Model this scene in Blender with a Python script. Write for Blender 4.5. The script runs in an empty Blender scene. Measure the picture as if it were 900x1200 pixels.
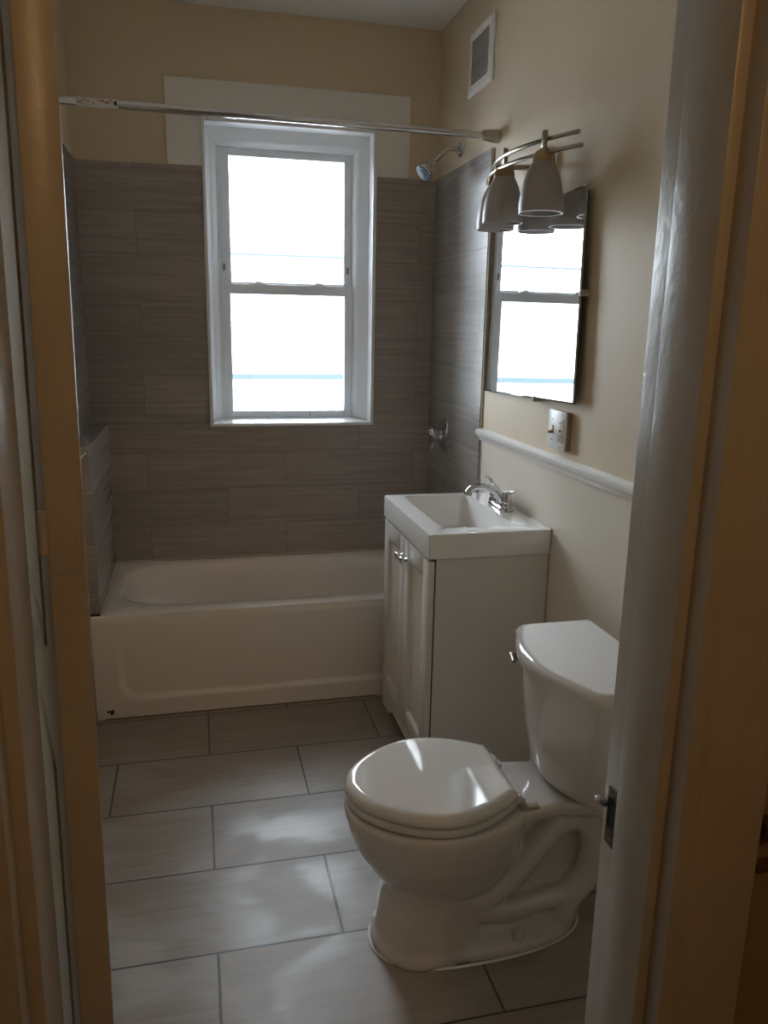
import bpy, bmesh, math, random
from mathutils import Vector, Matrix
random.seed(7)
S = bpy.context.scene
COL = S.collection
PI = math.pi

# ------------------------------------------------------------------ camera
cam_d = bpy.data.cameras.new('camera'); cam = bpy.data.objects.new('camera', cam_d); COL.objects.link(cam)
yaw, pitch, roll = 0.2371, -0.2309, 0.0177
cy_, sy_ = math.cos(yaw), math.sin(yaw)
F = Vector((sy_*math.cos(pitch), cy_*math.cos(pitch), math.sin(pitch)))
R0 = Vector((cy_, -sy_, 0)); U0 = R0.cross(F)
cr, sr = math.cos(roll), math.sin(roll)
Rv = cr*R0 + sr*U0; Uv = -sr*R0 + cr*U0
cam.matrix_world = Matrix(((Rv.x, Uv.x, -F.x, -1.0892), (Rv.y, Uv.y, -F.y, -3.6078), (Rv.z, Uv.z, -F.z, 1.466), (0, 0, 0, 1)))
cam_d.sensor_fit = 'HORIZONTAL'; cam_d.sensor_width = 36.0; cam_d.lens = 924.23/900*36.0
cam_d.clip_start = 0.02
S.camera = cam

# ------------------------------------------------------------------ world and light
w = bpy.data.worlds.new('overcast_sky'); S.world = w; w.use_nodes = True
bg = w.node_tree.nodes['Background']
bg.inputs['Color'].default_value = (0.82, 0.91, 1.0, 1); bg.inputs['Strength'].default_value = 19.0
def area(name, loc, rot, sx, sy, power, col, portal=False):
    d = bpy.data.lights.new(name, 'AREA'); d.shape = 'RECTANGLE'; d.size = sx; d.size_y = sy; d.energy = power; d.color = col
    if portal: d.cycles.is_portal = True
    o = bpy.data.objects.new(name, d); COL.objects.link(o); o.location = loc; o.rotation_euler = rot; return o
area('window_portal', (-0.652, 0.25, 1.63), (-PI/2, 0, 0), 0.74, 1.3, 1, (1, 1, 1), True)
S.view_settings.view_transform = 'Standard'; S.view_settings.look = 'None'
S.view_settings.gamma = 1.0; S.view_settings.use_curve_mapping = False
S.view_settings.exposure = 0.22
S.cycles.use_denoising = True
S.cycles.max_bounces = 14; S.cycles.diffuse_bounces = 10; S.cycles.glossy_bounces = 6; S.cycles.transparent_max_bounces = 12
S.cycles.sample_clamp_indirect = 8.0

# ------------------------------------------------------------------ materials
def mat(name, col, rough=0.5, metal=0.0, spec=0.5, coat=0.0, bump=0.0, bscale=60.0, var=0.0, vscale=3.0):
    m = bpy.data.materials.new(name); m.use_nodes = True
    nt = m.node_tree; b = nt.nodes['Principled BSDF']
    b.inputs['Base Color'].default_value = (*col, 1); b.inputs['Roughness'].default_value = rough
    b.inputs['Metallic'].default_value = metal; b.inputs['Specular IOR Level'].default_value = spec
    b.inputs['Coat Weight'].default_value = coat; b.inputs['Coat Roughness'].default_value = 0.05
    tc = nt.nodes.new('ShaderNodeTexCoord')
    n = nt.nodes.new('ShaderNodeTexNoise'); n.inputs['Scale'].default_value = vscale; n.inputs['Detail'].default_value = 5
    nt.links.new(tc.outputs['Object'], n.inputs['Vector'])
    r = nt.nodes.new('ShaderNodeMapRange'); r.inputs[1].default_value = 0.3; r.inputs[2].default_value = 0.7
    r.inputs[3].default_value = 1-var; r.inputs[4].default_value = 1+var
    nt.links.new(n.outputs['Fac'], r.inputs[0])
    mx = nt.nodes.new('ShaderNodeVectorMath'); mx.operation = 'SCALE'; mx.inputs[0].default_value = col
    nt.links.new(r.outputs[0], mx.inputs['Scale']); nt.links.new(mx.outputs[0], b.inputs['Base Color'])
    if bump:
        n2 = nt.nodes.new('ShaderNodeTexNoise'); n2.inputs['Scale'].default_value = bscale; n2.inputs['Detail'].default_value = 3
        nt.links.new(tc.outputs['Object'], n2.inputs['Vector'])
        bp = nt.nodes.new('ShaderNodeBump'); bp.inputs['Strength'].default_value = bump; bp.inputs['Distance'].default_value = 0.002
        nt.links.new(n2.outputs['Fac'], bp.inputs['Height']); nt.links.new(bp.outputs[0], b.inputs['Normal'])
    return m

def tilemat(name, u, v, W, H, u0, v0, shift, cA, cB, grout, gw, rough, smudge=0.0, bump=0.5):
    m = bpy.data.materials.new(name); m.use_nodes = True
    nt = m.node_tree; L = nt.links; b = nt.nodes['Principled BSDF']
    def M(op, a, c=None, d=None):
        n = nt.nodes.new('ShaderNodeMath'); n.operation = op
        for i, x in enumerate((a, c, d)):
            if x is None: continue
            if isinstance(x, (int, float)): n.inputs[i].default_value = x
            else: L.new(x, n.inputs[i])
        return n.outputs[0]
    tc = nt.nodes.new('ShaderNodeTexCoord'); sp = nt.nodes.new('ShaderNodeSeparateXYZ'); L.new(tc.outputs['Object'], sp.inputs[0])
    U = sp.outputs['XYZ'.index(u)]; V = sp.outputs['XYZ'.index(v)]
    vv = M('DIVIDE', M('SUBTRACT', V, v0), H); row = M('FLOOR', vv); fv = M('SUBTRACT', vv, row)
    par = M('FLOORED_MODULO', row, 2.0)
    uu = M('ADD', M('DIVIDE', M('SUBTRACT', U, u0), W), M('MULTIPLY', par, shift)); cu = M('FLOOR', uu); fu = M('SUBTRACT', uu, cu)
    du = M('MULTIPLY', M('MINIMUM', fu, M('SUBTRACT', 1.0, fu)), W); dv = M('MULTIPLY', M('MINIMUM', fv, M('SUBTRACT', 1.0, fv)), H)
    d = M('MINIMUM', du, dv)
    mr = nt.nodes.new('ShaderNodeMapRange'); mr.inputs[1].default_value = gw*0.5; mr.inputs[2].default_value = gw*0.5+0.0012; L.new(d, mr.inputs[0])
    mask = mr.outputs[0]
    cb = nt.nodes.new('ShaderNodeCombineXYZ')
    L.new(M('ADD', M('MULTIPLY', U, 2.6), M('MULTIPLY', cu, 5.37)), cb.inputs[0])
    L.new(M('MULTIPLY', V, 75.0), cb.inputs[1]); L.new(M('MULTIPLY', row, 3.71), cb.inputs[2])
    n = nt.nodes.new('ShaderNodeTexNoise'); n.inputs['Scale'].default_value = 1.0; n.inputs['Detail'].default_value = 6; n.inputs['Roughness'].default_value = 0.65
    L.new(cb.outputs[0], n.inputs['Vector'])
    rp = nt.nodes.new('ShaderNodeMapRange'); rp.inputs[1].default_value = 0.32; rp.inputs[2].default_value = 0.68; L.new(n.outputs['Fac'], rp.inputs[0])
    mx = nt.nodes.new('ShaderNodeMix'); mx.data_type = 'RGBA'; mx.inputs[6].default_value = (*cA, 1); mx.inputs[7].default_value = (*cB, 1)
    L.new(rp.outputs[0], mx.inputs[0])
    wn = nt.nodes.new('ShaderNodeTexWhiteNoise'); wn.noise_dimensions = '2D'
    c2 = nt.nodes.new('ShaderNodeCombineXYZ'); L.new(cu, c2.inputs[0]); L.new(row, c2.inputs[1]); L.new(c2.outputs[0], wn.inputs['Vector'])
    sc = nt.nodes.new('ShaderNodeVectorMath'); sc.operation = 'SCALE'; L.new(mx.outputs[2], sc.inputs[0])
    L.new(M('ADD', 0.92, M('MULTIPLY', wn.outputs['Value'], 0.16)), sc.inputs['Scale'])
    base = sc.outputs[0]; rough_s = None
    if smudge:
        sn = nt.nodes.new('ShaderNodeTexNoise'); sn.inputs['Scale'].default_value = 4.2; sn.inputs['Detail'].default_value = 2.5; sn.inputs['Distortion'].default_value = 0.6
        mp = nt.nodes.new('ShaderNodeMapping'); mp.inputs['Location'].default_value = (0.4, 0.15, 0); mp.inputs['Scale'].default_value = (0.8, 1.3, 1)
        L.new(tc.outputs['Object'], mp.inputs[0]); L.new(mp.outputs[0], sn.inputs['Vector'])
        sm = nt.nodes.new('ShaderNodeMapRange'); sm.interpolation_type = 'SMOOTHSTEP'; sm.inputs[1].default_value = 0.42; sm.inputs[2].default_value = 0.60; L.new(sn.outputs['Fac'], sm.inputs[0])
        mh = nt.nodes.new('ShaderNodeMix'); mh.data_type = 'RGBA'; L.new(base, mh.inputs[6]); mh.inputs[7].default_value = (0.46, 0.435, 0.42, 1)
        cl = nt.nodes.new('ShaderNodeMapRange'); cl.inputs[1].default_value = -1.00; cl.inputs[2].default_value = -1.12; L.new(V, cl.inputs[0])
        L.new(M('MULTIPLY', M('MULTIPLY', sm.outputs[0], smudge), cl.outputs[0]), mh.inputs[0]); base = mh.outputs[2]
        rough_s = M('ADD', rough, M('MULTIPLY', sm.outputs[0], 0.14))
    mg = nt.nodes.new('ShaderNodeMix'); mg.data_type = 'RGBA'; mg.inputs[6].default_value = (*grout, 1); L.new(base, mg.inputs[7]); L.new(mask, mg.inputs[0])
    L.new(mg.outputs[2], b.inputs['Base Color'])
    if rough_s is not None: L.new(rough_s, b.inputs['Roughness'])
    else: b.inputs['Roughness'].default_value = rough
    bp = nt.nodes.new('ShaderNodeBump'); bp.inputs['Strength'].default_value = bump; bp.inputs['Distance'].default_value = 0.0015
    L.new(M('ADD', mask, M('MULTIPLY', n.outputs['Fac'], 0.25)), bp.inputs['Height']); L.new(bp.outputs[0], b.inputs['Normal'])
    return m

WALL_UP = mat('beige_wall_paint', (0.66, 0.545, 0.39), 0.55, bump=0.15, bscale=220, var=0.03)
WALL_LOW = mat('cream_wainscot_paint', (0.75, 0.685, 0.585), 0.42, bump=0.12, bscale=160, var=0.03)
CEIL = mat('ceiling_paint', (0.84, 0.83, 0.81), 0.7, bump=0.1, bscale=200)
CASING = mat('casing_paint', (0.84, 0.80, 0.74), 0.5, bump=0.1, bscale=120)
TRIMW = mat('white_trim_paint', (0.88, 0.89, 0.90), 0.3, bump=0.1, bscale=90)
RAILP = mat('rail_paint', (0.90, 0.885, 0.87), 0.22, bump=0.1, bscale=90)
JAMB = mat('glossy_cream_jamb_paint', (0.56, 0.52, 0.45), 0.32, bump=0.45, bscale=45, var=0.04, vscale=12)
VINYL = mat('window_vinyl', (0.90, 0.92, 0.96), 0.35)
BACKT = tilemat('back_wall_tile', 'X', 'Z', 0.61, 0.168, -1.30, 0.40, 0.435, (0.315, 0.268, 0.232), (0.43, 0.375, 0.332), (0.27, 0.228, 0.198), 0.0020, 0.34, bump=0.3)
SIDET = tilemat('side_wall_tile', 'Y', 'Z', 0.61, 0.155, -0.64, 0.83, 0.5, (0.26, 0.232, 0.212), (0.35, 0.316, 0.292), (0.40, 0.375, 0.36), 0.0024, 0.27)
LEDGET = tilemat('ledge_tile', 'Y', 'Z', 3.0, 0.20, -2.2, 0.07, 0.0, (0.32, 0.285, 0.262), (0.41, 0.37, 0.345), (0.58, 0.55, 0.52), 0.0028, 0.17, bump=0.12)
FLOORT = tilemat('floor_tile', 'X', 'Y', 0.6096, 0.3048, -1.387, -1.0551-0.3048*9, 0.5, (0.265, 0.222, 0.188), (0.340, 0.292, 0.250), (0.060, 0.052, 0.048), 0.0040, 0.30, smudge=0.36)
PORC = mat('white_porcelain', (0.66, 0.625, 0.59), 0.10, coat=0.5)
SEATP = mat('toilet_seat_plastic', (0.68, 0.65, 0.61), 0.06, coat=0.4)
TUBW = mat('tub_enamel', (0.84, 0.77, 0.71), 0.14, coat=0.3)
SINKW = mat('sink_ceramic', (0.88, 0.86, 0.84), 0.10, coat=0.5)
CABW = mat('cabinet_white', (0.76, 0.72, 0.68), 0.30, bump=0.03)
DARK = mat('dark_gap', (0.02, 0.018, 0.015), 0.8)
CHROME = mat('chrome', (0.62, 0.62, 0.63), 0.12, 1.0)
NICKEL = mat('brushed_nickel', (0.42, 0.37, 0.31), 0.26, 1.0)
BRONZE = mat('satin_brass_cap', (0.40, 0.28, 0.14), 0.3, 1.0)
MIRR = mat('mirror_silver', (0.90, 0.92, 0.93), 0.0, 1.0)
GEDGE = mat('mirror_edge', (0.05, 0.06, 0.07), 0.15, 0.3)
PLATE = mat('white_plastic', (0.86, 0.87, 0.88), 0.3)
TAN = mat('aged_plate_box', (0.36, 0.24, 0.12), 0.5)
BRASS = mat('aged_brass', (0.35, 0.2, 0.07), 0.35, 0.9)
OLDMETAL = mat('worn_dark_metal', (0.12, 0.10, 0.08), 0.35, 0.8, var=0.5, vscale=60)
GRAYP = mat('grey_face', (0.28, 0.30, 0.33), 0.3)
NOZ = mat('shower_face_blue', (0.09, 0.13, 0.22), 0.25)
CAULK = mat('caulk', (0.55, 0.50, 0.42), 0.5)
BLACK = mat('black_plastic', (0.015, 0.015, 0.015), 0.4)
PINK = mat('red_print', (0.45, 0.12, 0.10), 0.5)
PAPER = mat('label_paper', (0.62, 0.60, 0.58), 0.5)
HALLP = mat('hall_wall_paint', (0.32, 0.24, 0.14), 0.6, bump=0.15, bscale=200)
HALLF = mat('hall_floor_wood', (0.10, 0.055, 0.03), 0.4, bump=0.1, bscale=30, var=0.3, vscale=6)
VENTD = mat('vent_grille', (0.42, 0.40, 0.38), 0.5)
SIDING = mat('white_siding', (0.75, 0.76, 0.77), 0.6)
BLUEG = mat('blue_grey_trim', (0.044, 0.058, 0.062), 0.8, spec=0.1)
CONC = mat('concrete', (0.35, 0.34, 0.33), 0.8, var=0.1)
BULB = mat('bulb_glass', (0.75, 0.75, 0.72), 0.2)

def glassmat():
    m = bpy.data.materials.new('window_glass'); m.use_nodes = True; nt = m.node_tree
    for n in list(nt.nodes): nt.nodes.remove(n)
    o = nt.nodes.new('ShaderNodeOutputMaterial'); t = nt.nodes.new('ShaderNodeBsdfTransparent'); g = nt.nodes.new('ShaderNodeBsdfGlossy')
    g.inputs['Roughness'].default_value = 0.0; t.inputs[0].default_value = (0.97, 0.98, 0.98, 1)
    f = nt.nodes.new('ShaderNodeFresnel'); f.inputs['IOR'].default_value = 1.45
    mx = nt.nodes.new('ShaderNodeMixShader'); L = nt.links
    L.new(f.outputs[0], mx.inputs[0]); L.new(t.outputs[0], mx.inputs[1]); L.new(g.outputs[0], mx.inputs[2]); L.new(mx.outputs[0], o.inputs[0]); return m
GLASS = glassmat()
def frost():
    m = bpy.data.materials.new('frosted_shade_glass'); m.use_nodes = True; nt = m.node_tree; b = nt.nodes['Principled BSDF']
    b.inputs['Base Color'].default_value = (0.50, 0.45, 0.42, 1); b.inputs['Roughness'].default_value = 0.35
    t = nt.nodes.new('ShaderNodeBsdfTranslucent'); t.inputs[0].default_value = (0.62, 0.60, 0.58, 1)
    mx = nt.nodes.new('ShaderNodeMixShader'); mx.inputs[0].default_value = 0.35
    o = nt.nodes['Material Output']; L = nt.links
    L.new(b.outputs[0], mx.inputs[1]); L.new(t.outputs[0], mx.inputs[2]); L.new(mx.outputs[0], o.inputs[0]); return m
FROST = frost()

# ------------------------------------------------------------------ mesh helpers
def NB(): return bmesh.new()
def box(bm, lo, hi, bev=0.0, seg=2, M=None):
    vs = [bm.verts.new((x, y, z)) for x in (lo[0], hi[0]) for y in (lo[1], hi[1]) for z in (lo[2], hi[2])]
    fs = [(0, 1, 3, 2), (4, 6, 7, 5), (0, 4, 5, 1), (2, 3, 7, 6), (0, 2, 6, 4), (1, 5, 7, 3)]
    faces = [bm.faces.new([vs[i] for i in f]) for f in fs]
    if M is not None: bmesh.ops.transform(bm, matrix=M, verts=vs)
    if bev > 0:
        es = list({e for f in faces for e in f.edges})
        bmesh.ops.bevel(bm, geom=es, offset=bev, segments=seg, profile=0.5, affect='EDGES')
def loft(bm, rings, cap=(True, True), closed=True):
    R = [[bm.verts.new(p) for p in r] for r in rings]
    n = len(R[0])
    for a, b in zip(R, R[1:]):
        for i in range(n if closed else n-1):
            j = (i+1) % n; bm.faces.new((a[i], a[j], b[j], b[i]))
    if cap[0]: bm.faces.new(list(reversed(R[0])))
    if cap[1]: bm.faces.new(R[-1])
def frame_of(d):
    d = d.normalized(); u = d.cross(Vector((0, 0, 1)))
    if u.length < 1e-3: u = d.cross(Vector((1, 0, 0)))
    u.normalize(); return u, d.cross(u).normalized()
def tube(bm, pts, rad, seg=12, cap=True, flat=1.0):
    pts = [Vector(p) for p in pts]
    if not isinstance(rad, (list, tuple)): rad = [rad]*len(pts)
    rings = []; u = None
    for i, p in enumerate(pts):
        d = (pts[min(i+1, len(pts)-1)] - pts[max(i-1, 0)]).normalized()
        if u is None: u, v = frame_of(d)
        else:
            u = (u - d*u.dot(d)).normalized(); v = d.cross(u)
        rings.append([p + (u*math.cos(2*PI*k/seg) + v*math.sin(2*PI*k/seg)*flat)*rad[i] for k in range(seg)])
    loft(bm, rings, (cap, cap))
def lathe(bm, prof, origin, axis, seg=24, cap=(True, True)):
    a = Vector(axis).normalized(); u, v = frame_of(a); o = Vector(origin)
    rings = [[o + a*h + (u*math.cos(2*PI*k/seg) + v*math.sin(2*PI*k/seg))*max(r, 1e-4) for k in range(seg)] for r, h in prof]
    loft(bm, rings, cap)
def bez(p0, p1, p2, p3, n=12):
    p0, p1, p2, p3 = map(Vector, (p0, p1, p2, p3))
    return [(1-t)**3*p0 + 3*(1-t)**2*t*p1 + 3*(1-t)*t*t*p2 + t**3*p3 for t in [i/n for i in range(n+1)]]
def catmull(P, n=8):
    P = [Vector(p) for p in P]; Q = [P[0]] + P + [P[-1]]; out = []
    for i in range(1, len(Q)-2):
        for k in range(n):
            t = k/n; a, b, c, d = Q[i-1:i+3]
            out.append(0.5*((2*b) + (c-a)*t + (2*a-5*b+4*c-d)*t*t + (-a+3*b-3*c+d)*t**3))
    out.append(P[-1]); return out
def root_of(o):
    while o.parent: o = o.parent
    return o
def obj(name, bm, m, parent=None, smooth=True, ang=35, label=None):
    bmesh.ops.recalc_face_normals(bm, faces=bm.faces)
    if parent is not None: bmesh.ops.translate(bm, verts=bm.verts, vec=-root_of(parent).location)
    me = bpy.data.meshes.new(name); bm.to_mesh(me); bm.free()
    for x in (m if isinstance(m, list) else [m]): me.materials.append(x)
    if smooth:
        me.shade_smooth(); me.set_sharp_from_angle(angle=math.radians(ang))
    o = bpy.data.objects.new(name, me); COL.objects.link(o)
    if parent is not None: o.parent = parent
    if label: o['label'] = label
    return o
def thing(name, label, cat, loc, group=None):
    o = bpy.data.objects.new(name, None); COL.objects.link(o); o.location = loc; o.empty_display_size = 0.05
    o['label'] = label; o['category'] = cat
    if group: o['group'] = group
    return o
def struct(name, bm, m, parent=None, smooth=False):
    o = obj(name, bm, m, parent, smooth)
    if parent is None: o['kind'] = 'structure'
    return o
def bframe(bm, x0, x1, z0, z1, wl, wr, wb, wt, y0, y1, bev=0.0):
    box(bm, (x0, y0, z0), (x0+wl, y1, z1), bev); box(bm, (x1-wr, y0, z0), (x1, y1, z1), bev)
    box(bm, (x0+wl, y0, z0), (x1-wr, y1, z0+wb), bev); box(bm, (x0+wl, y0, z1-wt), (x1-wr, y1, z1), bev)

# ------------------------------------------------------------------ the room
LW, H = -1.533, 2.704
YF, YH = -2.80, -2.92           # bathroom side and hall side of the door wall
bm = NB(); box(bm, (LW-0.12, YF-0.12, -0.12), (0.12, 0.2, 0)); struct('floor', bm, FLOORT)
bm = NB(); box(bm, (LW-0.12, YH, H), (0.12, 0.2, H+0.12)); struct('ceiling', bm, CEIL)
# back wall with window opening
WX0, WX1, WZ0, WZ1 = -1.012, -0.292, 1.03, 2.277
bm = NB()
box(bm, (LW-0.12, 0, -0.12), (WX0, 0.26, H)); box(bm, (WX1, 0, -0.12), (0.12, 0.26, H))
box(bm, (WX0, 0, -0.12), (WX1, 0.26, WZ0)); box(bm, (WX0, 0, WZ1), (WX1, 0.26, H))
struct('wall_back', bm, WALL_UP)
bm = NB()
box(bm, (LW, -0.008, 0.412), (WX0-0.004, 0.001, 2.100)); box(bm, (WX1+0.004, -0.008, 0.412), (0, 0.001, 2.100))
box(bm, (WX0-0.004, -0.008, 0.412), (WX1+0.004, 0.001, WZ0-0.004))
struct('wall_back_tile', bm, BACKT)
# lower run of tile stands a little proud to the left of the window, capped by a thin trim
bm = NB(); box(bm, (-1.458, -0.017, 1.016), (-1.026, -0.008, 1.036), 0.002); struct('trim_1', bm, LEDGET)
# right wall
bm = NB(); box(bm, (0, YF-0.12, 1.068), (0.12, 0.0, H)); box(bm, (0, -0.70, -0.12), (0.12, 0.0, 1.068)); struct('wall_right', bm, WALL_UP)
bm = NB(); box(bm, (0, YF, -0.12), (0.12, -0.70, 1.068)); struct('wall_right_wainscot', bm, WALL_LOW)
bm = NB()
prof = [(-0.705, 0), (-0.705, 0)]
pr = [(0, 1.040), (-0.006, 1.040), (-0.009, 1.048), (-0.012, 1.054), (-0.020, 1.060), (-0.026, 1.070), (-0.026, 1.077), (-0.019, 1.083), (-0.010, 1.086), (0, 1.087)]
loft(bm, [[(x, y, z) for x, z in pr] for y in (YF, -0.700)]); struct('trim_2', bm, RAILP, smooth=True)
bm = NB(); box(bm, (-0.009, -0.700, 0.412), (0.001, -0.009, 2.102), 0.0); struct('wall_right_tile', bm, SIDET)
bm = NB(); box(bm, (-0.006, -0.712, 1.09), (0.001, -0.700, 2.10), 0.001); struct('trim_3', bm, mat('raw_edge_strip', (0.40, 0.30, 0.16), 0.7))
bm = NB(); box(bm, (-0.032, YF, 0), (0, -1.385, 0.082), 0.004); box(bm, (-0.042, YF, 0), (-0.032, -1.385, 0.016), 0.004); struct('baseboard_right', bm, RAILP, smooth=True)
# left wall
bm = NB(); box(bm, (LW-0.12, YF-0.12, -0.12), (LW, 0.0, H)); struct('wall_left', bm, WALL_UP)
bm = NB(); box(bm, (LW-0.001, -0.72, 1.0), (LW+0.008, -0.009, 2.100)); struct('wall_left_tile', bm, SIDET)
bm = NB(); box(bm, (LW, YF, 0), (LW+0.016, -0.73, 0.09), 0.003); struct('baseboard_left', bm, RAILP)
# tiled ledge beside the tub
bm = NB(); box(bm, (LW+0.008, -0.690, 0.412), (-1.458, -0.008, 1.036)); box(bm, (LW+0.008, -0.690, 0.0), (-1.492, -0.008, 0.412))
struct('wall_ledge', bm, LEDGET)
bm = NB(); tube(bm, [(-1.470, -0.690, 1.012), (-1.470, -0.705, 1.014)], 0.0035, 8); tube(bm, [(-1.470, -0.703, 1.014), (-1.490, -0.712, 0.994)], 0.0018, 6)
o = obj('stub', bm, PLATE); o['label'] = 'tiny white hook at the top of the tiled ledge end, left of the tub'; o['category'] = 'stub'  # small white-tipped piece on the ledge end, not identified

# door wall (bathroom front), opening x -1.262..-0.590
JL, JR, DH = -1.262, -0.590, 2.04
bm = NB()
box(bm, (LW-0.12, YH, -0.12), (JL-0.02, YF, H)); box(bm, (JR+0.02, YH, -0.12), (0.12, YF, H)); box(bm, (JL-0.02, YH, DH+0.02), (JR+0.02, YF, H))
struct('wall_front', bm, WALL_UP)
# jambs with stops
def jamb(name, xw, s):          # s=+1: face looks to +x (left jamb); -1: right jamb
    b = NB()
    def bb(xa, xb, y0, y1, z0=0, z1=DH, bev=0.0025): box(b, (min(xa, xb), y0, z0), (max(xa, xb), y1, z1), bev)
    bb(xw - s*0.022, xw, -2.945, YF+0.012)
    bb(xw - s*0.001, xw + s*0.014, -2.918, -2.838)
    return struct(name, b, JAMB, smooth=True)
jr = jamb('trim_4', JR, -1)
jl = jamb('trim_5', JL, 1)
for v in jl.data.vertices: v.co.x += 0.0098*(v.co.z-1.15)
bm = NB(); box(bm, (JL-0.02, -2.945, DH), (JR+0.02, YF+0.012, DH+0.022), 0.002); box(bm, (JL, -2.918, DH-0.014), (JR, -2.838, DH+0.001), 0.002); struct('trim_6', bm, JAMB)
# hall side casings
def casing(name, xa, xb):
    b = NB(); box(b, (xa, -2.942, 0), (xb, -2.92, DH+0.09), 0.004); return struct(name, b, JAMB, smooth=True)
casing('trim_7', JR+0.002, JR+0.11); casing('trim_8', JL-0.11, JL-0.002)
bm = NB(); box(bm, (JL-0.002, -2.942, DH+0.002), (JR+0.002, -2.92, DH+0.09), 0.004); struct('trim_9', bm, JAMB)
# bathroom side casing, right of the opening, thin rounded edge visible past the rabbet
bm = NB(); box(bm, (JR+0.004, YF, 0), (JR+0.09, YF+0.014, DH+0.09), 0.005); struct('trim_10', bm, JAMB, smooth=True)
# strike plate
sp = thing('strike_plate', 'worn dark metal latch plate in the edge of the right door jamb', 'strike plate', (JR, -2.815, 0.86))
bm = NB()
box(bm, (JR-0.0030, -2.831, 0.822), (JR-0.0002, -2.801, 0.846), 0.0006)
box(bm, (JR-0.0030, -2.831, 0.846), (JR-0.0002, -2.826, 0.888), 0.0004); box(bm, (JR-0.0030, -2.806, 0.846), (JR-0.0002, -2.801, 0.888), 0.0004)
box(bm, (JR-0.0030, -2.831, 0.888), (JR-0.0002, -2.801, 0.902), 0.0006)
obj('plate', bm, OLDMETAL, sp)
bm = NB(); tube(bm, [(JR-0.002, -2.802, 0.875), (JR-0.006, -2.792, 0.875), (JR-0.004, -2.783, 0.875)], [0.009, 0.009, 0.006], 10, flat=0.25); obj('lip', bm, OLDMETAL, sp)
bm = NB(); box(bm, (JR-0.0022, -2.826, 0.847), (JR-0.0004, -2.806, 0.887)); obj('latch_hole', bm, BLACK, sp)
for z in (0.832, 0.895):
    bm = NB(); lathe(bm, [(0.0035, 0), (0.002, 0.0012)], (JR-0.0028, -2.816, z), (-1, 0, 0), 10); obj('screw', bm, BRASS, sp)

# door leaf, open into the bathroom past a right angle, seen on its hinge edge
door = bpy.data.objects.new('door_1', None); COL.objects.link(door); door.location = (-1.243, -2.79, 0.0); door['kind'] = 'structure'
A = math.radians(104.0)
LEAN = Matrix(((1, 0, 0.0115, -0.0115*1.15), (0, 1, 0, 0), (0, 0, 1, 0), (0, 0, 0, 1)))
Mdoor = LEAN @ Matrix.Translation(Vector((-1.2025, -2.790, 0))) @ Matrix.Rotation(A, 4, 'Z')   # local x along leaf, local y towards the hall-left
b = NB(); box(b, (0, 0, 0.008), (0.655, 0.036, DH-0.004), 0.002, M=Mdoor)
for z0, z1 in ((0.25, 0.95), (1.10, 1.85)):
    for yy in (-0.003, 0.033):
        bframe_ = [((0.11, yy, z0), (0.125, yy+0.006, z1)), ((0.53, yy, z0), (0.545, yy+0.006, z1)), ((0.11, yy, z0), (0.545, yy+0.006, z0+0.015)), ((0.11, yy, z1-0.015), (0.545, yy+0.006, z1))]
        for lo, hi in bframe_: box(b, lo, hi, 0.002, M=Mdoor)
obj('door_leaf', b, JAMB, door)
for z in (0.28, 1.262, 1.82):
    b = NB(); box(b, (-0.0012, 0.006, z-0.045), (0.0002, 0.034, z+0.045), 0.0005, M=Mdoor); tube(b, [Mdoor @ Vector((0.001, 0.040, z-0.022)), Mdoor @ Vector((0.001, 0.040, z+0.022))], 0.0045, 10)
    obj('hinge', b, [JAMB], door)
b = NB()
lathe(b, [(0.026, 0), (0.026, 0.006), (0.010, 0.008), (0.010, 0.016), (0.022, 0.024), (0.025, 0.034), (0.016, 0.043)], Mdoor @ Vector((0.595, 0, 0.93)), Mdoor.to_3x3() @ Vector((0, -1, 0)), 20)
lathe(b, [(0.026, 0), (0.026, 0.006), (0.010, 0.008), (0.010, 0.016), (0.022, 0.024), (0.025, 0.034), (0.016, 0.043)], Mdoor @ Vector((0.595, 0.036, 0.93)), Mdoor.to_3x3() @ Vector((0, 1, 0)), 20)
obj('door_knob', b, BRASS, door)

# hallway shell
bm = NB(); box(bm, (-2.6, -5.2, -0.12), (0.6, YF-0.12, 0.0)); struct('floor_hall', bm, HALLF)
bm = NB(); box(bm, (-2.6, -5.2, H), (0.6, YH, H+0.12)); struct('ceiling_hall', bm, CEIL)
bm = NB()
box(bm, (-2.6, YH-0.001, 0), (LW-0.12, YH+0.1, H)); box(bm, (0.12, YH-0.001, 0), (0.6, YH+0.1, H)); struct('wall_hall_front', bm, HALLP)
bm = NB(); box(bm, (LW-0.3, YH-0.006, 0), (JL-0.11, YH, H)); box(bm, (JR+0.11, YH-0.006, 0), (0.32, YH, H)); box(bm, (JL-0.11, YH-0.006, DH+0.09), (JR+0.11, YH, H)); struct('wall_hall_face', bm, HALLP)
bm = NB(); box(bm, (-2.72, -5.2, 0), (-2.6, YH, H)); struct('wall_hall_left', bm, HALLP)
bm = NB(); box(bm, (0.6, -5.2, 0), (0.72, YH, H)); struct('wall_hall_right', bm, HALLP)
bm = NB(); box(bm, (-2.72, -5.32, 0), (0.72, -5.2, H)); struct('wall_hall_back', bm, HALLP)
bm = NB()
for z0, z1, t in ((0.905, 0.925, 0.020), (0.86, 0.868, 0.014)): box(bm, (JR+0.112, YH-0.006-t, z0), (0.45, YH-0.006, z1), 0.002)
struct('trim_11', bm, HALLF)
lamp = thing('ceiling_lamp', 'bare bulb holder on the hallway ceiling', 'lamp', (-0.68, -4.36, H))
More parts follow.
